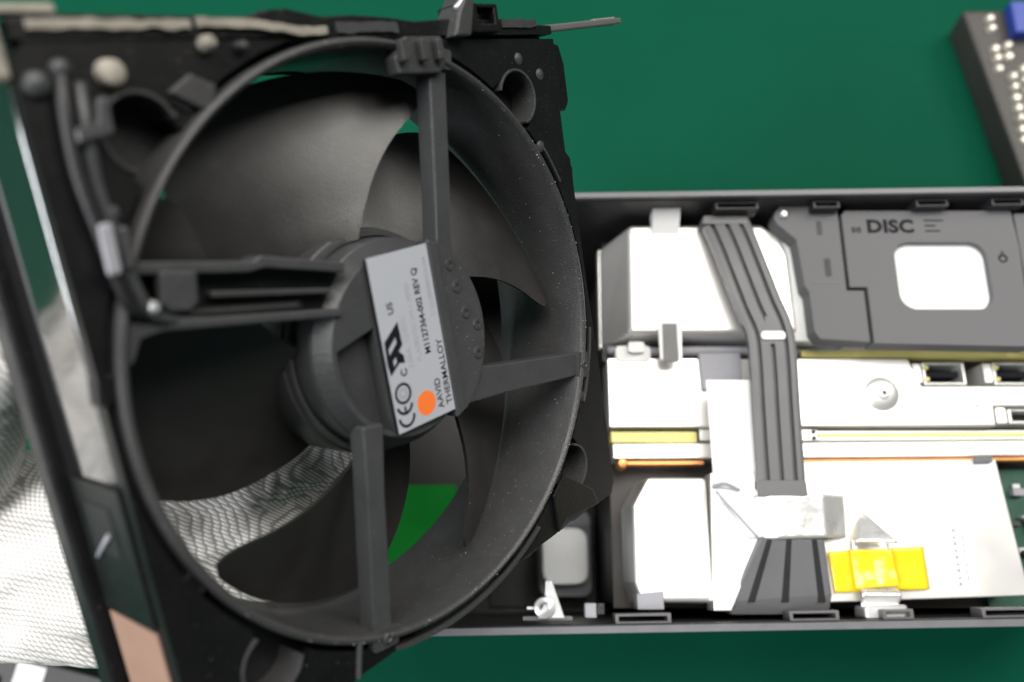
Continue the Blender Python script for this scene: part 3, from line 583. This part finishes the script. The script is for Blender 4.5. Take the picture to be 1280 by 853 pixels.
# ------------------------------------------------------------------ gloved hand holding the fan from behind
J = {
    'elbow': (-360.0, 8.0, 196.0), 'wrist': (-200.0, 8.0, 183.0),
    'pi': (-101.5, 22.1, 201.1), 'pm': (-99.6, 9.0, 195.2), 'pr': (-100.0, -3.3, 188.6), 'pp': (-108.0, -11.2, 182.2),
    'i1': (-74.0, 25.9, 184.5), 'i2': (-57.1, 32.4, 167.6), 'i3': (-45.2, 37.9, 158.8),
    'm1': (-74.0, 12.7, 180.7), 'm2': (-57.6, 17.2, 161.2), 'm3': (-45.2, 20.0, 153.7),
    'r1': (-76.1, -1.5, 176.6), 'r2': (-61.7, -0.5, 158.2), 'r3': (-52.4, -0.6, 147.8),
    'p1': (-86.7, -14.7, 172.8), 'p2': (-73.9, -15.6, 159.1), 'p3': (-64.5, -16.0, 151.6),
    't0': (-143.4, 13.1, 191.2), 't1': (-124.0, 27.4, 218.2), 't2': (-109.0, 37.8, 237.8), 't3': (-101.2, 43.7, 247.8)}
def hand():
    bm = bmesh.new()
    def cap(a, b, ra, rb):
        a, b = Vector(a) * S, Vector(b) * S; n = max(2, int((b - a).length / (min(ra, rb) * S * 0.35)))
        for i in range(n + 1):
            t = i / n
            bmesh.ops.create_icosphere(bm, subdivisions=2, radius=(ra + (rb - ra) * t) * S, matrix=Matrix.Translation(a.lerp(b, t)))
    cap(J['elbow'], J['wrist'], 40, 26)
    for k, r in (('pi', 12), ('pm', 12), ('pr', 11.5), ('pp', 10.5)): cap(J['wrist'], J[k], 20, r)
    for k, rs in (('i', (12, 10.2, 9.2, 8)), ('m', (12, 10.6, 9.5, 8.2)), ('r', (11.5, 10.2, 9.2, 8)), ('p', (10.5, 9.2, 8.4, 7.2))):
        cap(J['p' + k], J[k + '1'], rs[0], rs[1]); cap(J[k + '1'], J[k + '2'], rs[1], rs[2]); cap(J[k + '2'], J[k + '3'], rs[2], rs[3])
    cap(J['wrist'], J['t0'], 18, 15); cap(J['t0'], J['pi'], 14, 11)
    cap(J['t0'], J['t1'], 15, 12.2); cap(J['t1'], J['t2'], 12.2, 10.6); cap(J['t2'], J['t3'], 10.6, 9.0)
    me = bpy.data.meshes.new('gloved_hand'); bm.to_mesh(me); bm.free()
    o = bpy.data.objects.new('hand_blocking', me); C.objects.link(o)
    r = o.modifiers.new('remesh', 'REMESH'); r.mode = 'VOXEL'; r.voxel_size = 0.0017
    s = o.modifiers.new('smooth', 'SMOOTH'); s.factor = 0.5; s.iterations = 7
    dg = bpy.context.evaluated_depsgraph_get(); m2 = bpy.data.meshes.new_from_object(o.evaluated_get(dg)); bpy.data.objects.remove(o)
    bm = bmesh.new(); bm.from_mesh(m2)
    for v in bm.verts:      # creases of the loose cotton
        p = v.co / S
        q = Vector((p.x * 0.035, p.y * 0.11, p.z * 0.09))
        d = 1.5 * noise.noise(q) + 0.9 * (abs(noise.noise(q * 2.3)) - 0.3)
        if p.x < -118: d *= 1.8
        v.co += v.normal * d * S
    bm.to_mesh(m2); bm.free()
    m2.name = 'gloved_hand'
    return link('gloved_hand', m2, 'knit', smooth=True)
gh = hand()
tag(gh, 'white knitted cotton glove on a hand gripping the fan frame from behind', 'hand')

# ------------------------------------------------------------------ things lying on the mat behind and beside
pb = empty('pin_block', (250, 250, 0)); tag(pb, 'dark block with rows of bright metal pins on the mat behind the console', 'connector block')
def lp(pts): return [(x - 250, y - 250) for x, y in pts]
prism('body', lp([(244, 298), (262, 190), (340, 190), (330, 298)]), 0, 20, 'charcoal', pb, bevel=2.0, lower=lp([(246, 298), (264, 190), (340, 190), (330, 298)]))
pinme = None
for c_ in range(7):
    for r_ in range(17):
        x = 250.5 + 6.6 * c_; y = 293 - 6.2 * r_ - 1.5 * (c_ % 2)
        if x < 246.5 + (298 - y) * 0.167 + 3 or y < 193: continue
        if c_ == 2 and r_ < 3 or c_ > 2 and r_ < 5 or random.random() < 0.15: continue
        h = random.uniform(2.2, 4.0)
        lathe('pin', [(0.01, 19.9), (0.01, 20 + h), (1.5, 20 + h * 0.9), (2.2, 20 + h * 0.5), (2.4, 19.9)], 'pin', pb, 14, x - 250, y - 250)
prism('blue_socket', lp(rect(266, 279, 300, 298)), 20.02, 27, 'blue', pb, bevel=0.8)
md = empty('loose_module', (-200, -60, 0)); tag(md, 'thin dark metal module with a white sticker on the mat under the gloved hand', 'module')
def lm(pts): return [(x + 200, y + 60) for x, y in pts]
prism('cover', lm([(-300, -12), (-175, -42), (-186, -120), (-311, -90)]), 0, 12, 'charcoal', md, bevel=1.0)
prism('sticker', lm([(-218, -33.5), (-205, -36.6), (-213, -80), (-226, -77)]), 12.02, 12.4, 'white', md, bevel=0.1)
lathe('screw', [(0.01, 12.0), (0.01, 13.4), (2.0, 13.6), (3.0, 13.0), (3.2, 12.0)], 'dark', md, 20, -228 + 200, -42 + 60)

# specks of dust caught on the fan
def flecks():
    vt = []; fs = []
    def add(p, r):
        b = len(vt)
        for d in ((1, 0, 0), (-1, 0, 0), (0, 1, 0), (0, -1, 0), (0, 0, 1), (0, 0, -1)):
            k = r * random.uniform(0.5, 1.4); vt.append((p[0] + d[0] * k, p[1] + d[1] * k, p[2] + d[2] * k * 0.6))
        for f in ((0, 2, 4), (2, 1, 4), (1, 3, 4), (3, 0, 4), (2, 0, 5), (1, 2, 5), (3, 1, 5), (0, 3, 5)): fs.append(tuple(b + q for q in f))
    for i in range(260):        # ring lip
        a = random.gauss(-0.35, 0.9); r = random.uniform(65.1, 66.9); add((r * math.cos(a), r * math.sin(a), 1.1), random.choice((0.08, 0.1, 0.13, 0.2)))
    for i in range(170):        # inside of the ring
        a = random.uniform(-1.5, 1.2); add((64.55 * math.cos(a), 64.55 * math.sin(a), random.uniform(-24, -1)), random.choice((0.07, 0.09, 0.12, 0.17)))
    for i in range(120):        # corners of the plate
        u, v = random.uniform(-66, 68), random.uniform(-65, 65)
        if math.hypot(u, v) > 70 and not any(math.hypot(u - x, v - y) < 8 for x in (51, -51) for y in (51.7, -51.7)): add((u, v, 0.05), random.choice((0.07, 0.09, 0.14)))
    edge = [(25, 106), (33, 97.5), (42, 90), (51, 82), (53, 80.3), (54, 79.4)]
    for k in range(5):          # lint along the blade edges
        for i in range(70):
            q = random.random() ** 0.7 * 3.99; e0, e1 = edge[int(q)], edge[int(q) + 1]; t = q - int(q)
            r = e0[0] + (e1[0] - e0[0]) * t; a = rad(e0[1] + (e1[1] - e0[1]) * t + 72 * k + abs(random.gauss(0.25, 0.5))) + TW
            add((r * math.cos(a), r * math.sin(a), -7.5 - 1.6 * (1 - (r - 25) / 38) + 0.15), random.choice((0.06, 0.08, 0.1, 0.14)))
    for i in range(60):         # motor mount
        a = random.uniform(-0.9, 1.0); r = random.uniform(14.5, 24); add((r * math.cos(a), r * math.sin(a), 0.36), random.choice((0.06, 0.08, 0.11)))
    return link('dust_specks', mesh('dust_specks', vt, fs), 'dust', fan)
M['dust'] = material('grey_dust', (0.42, 0.40, 0.37), 0.9)
tag(flecks(), kind='stuff')
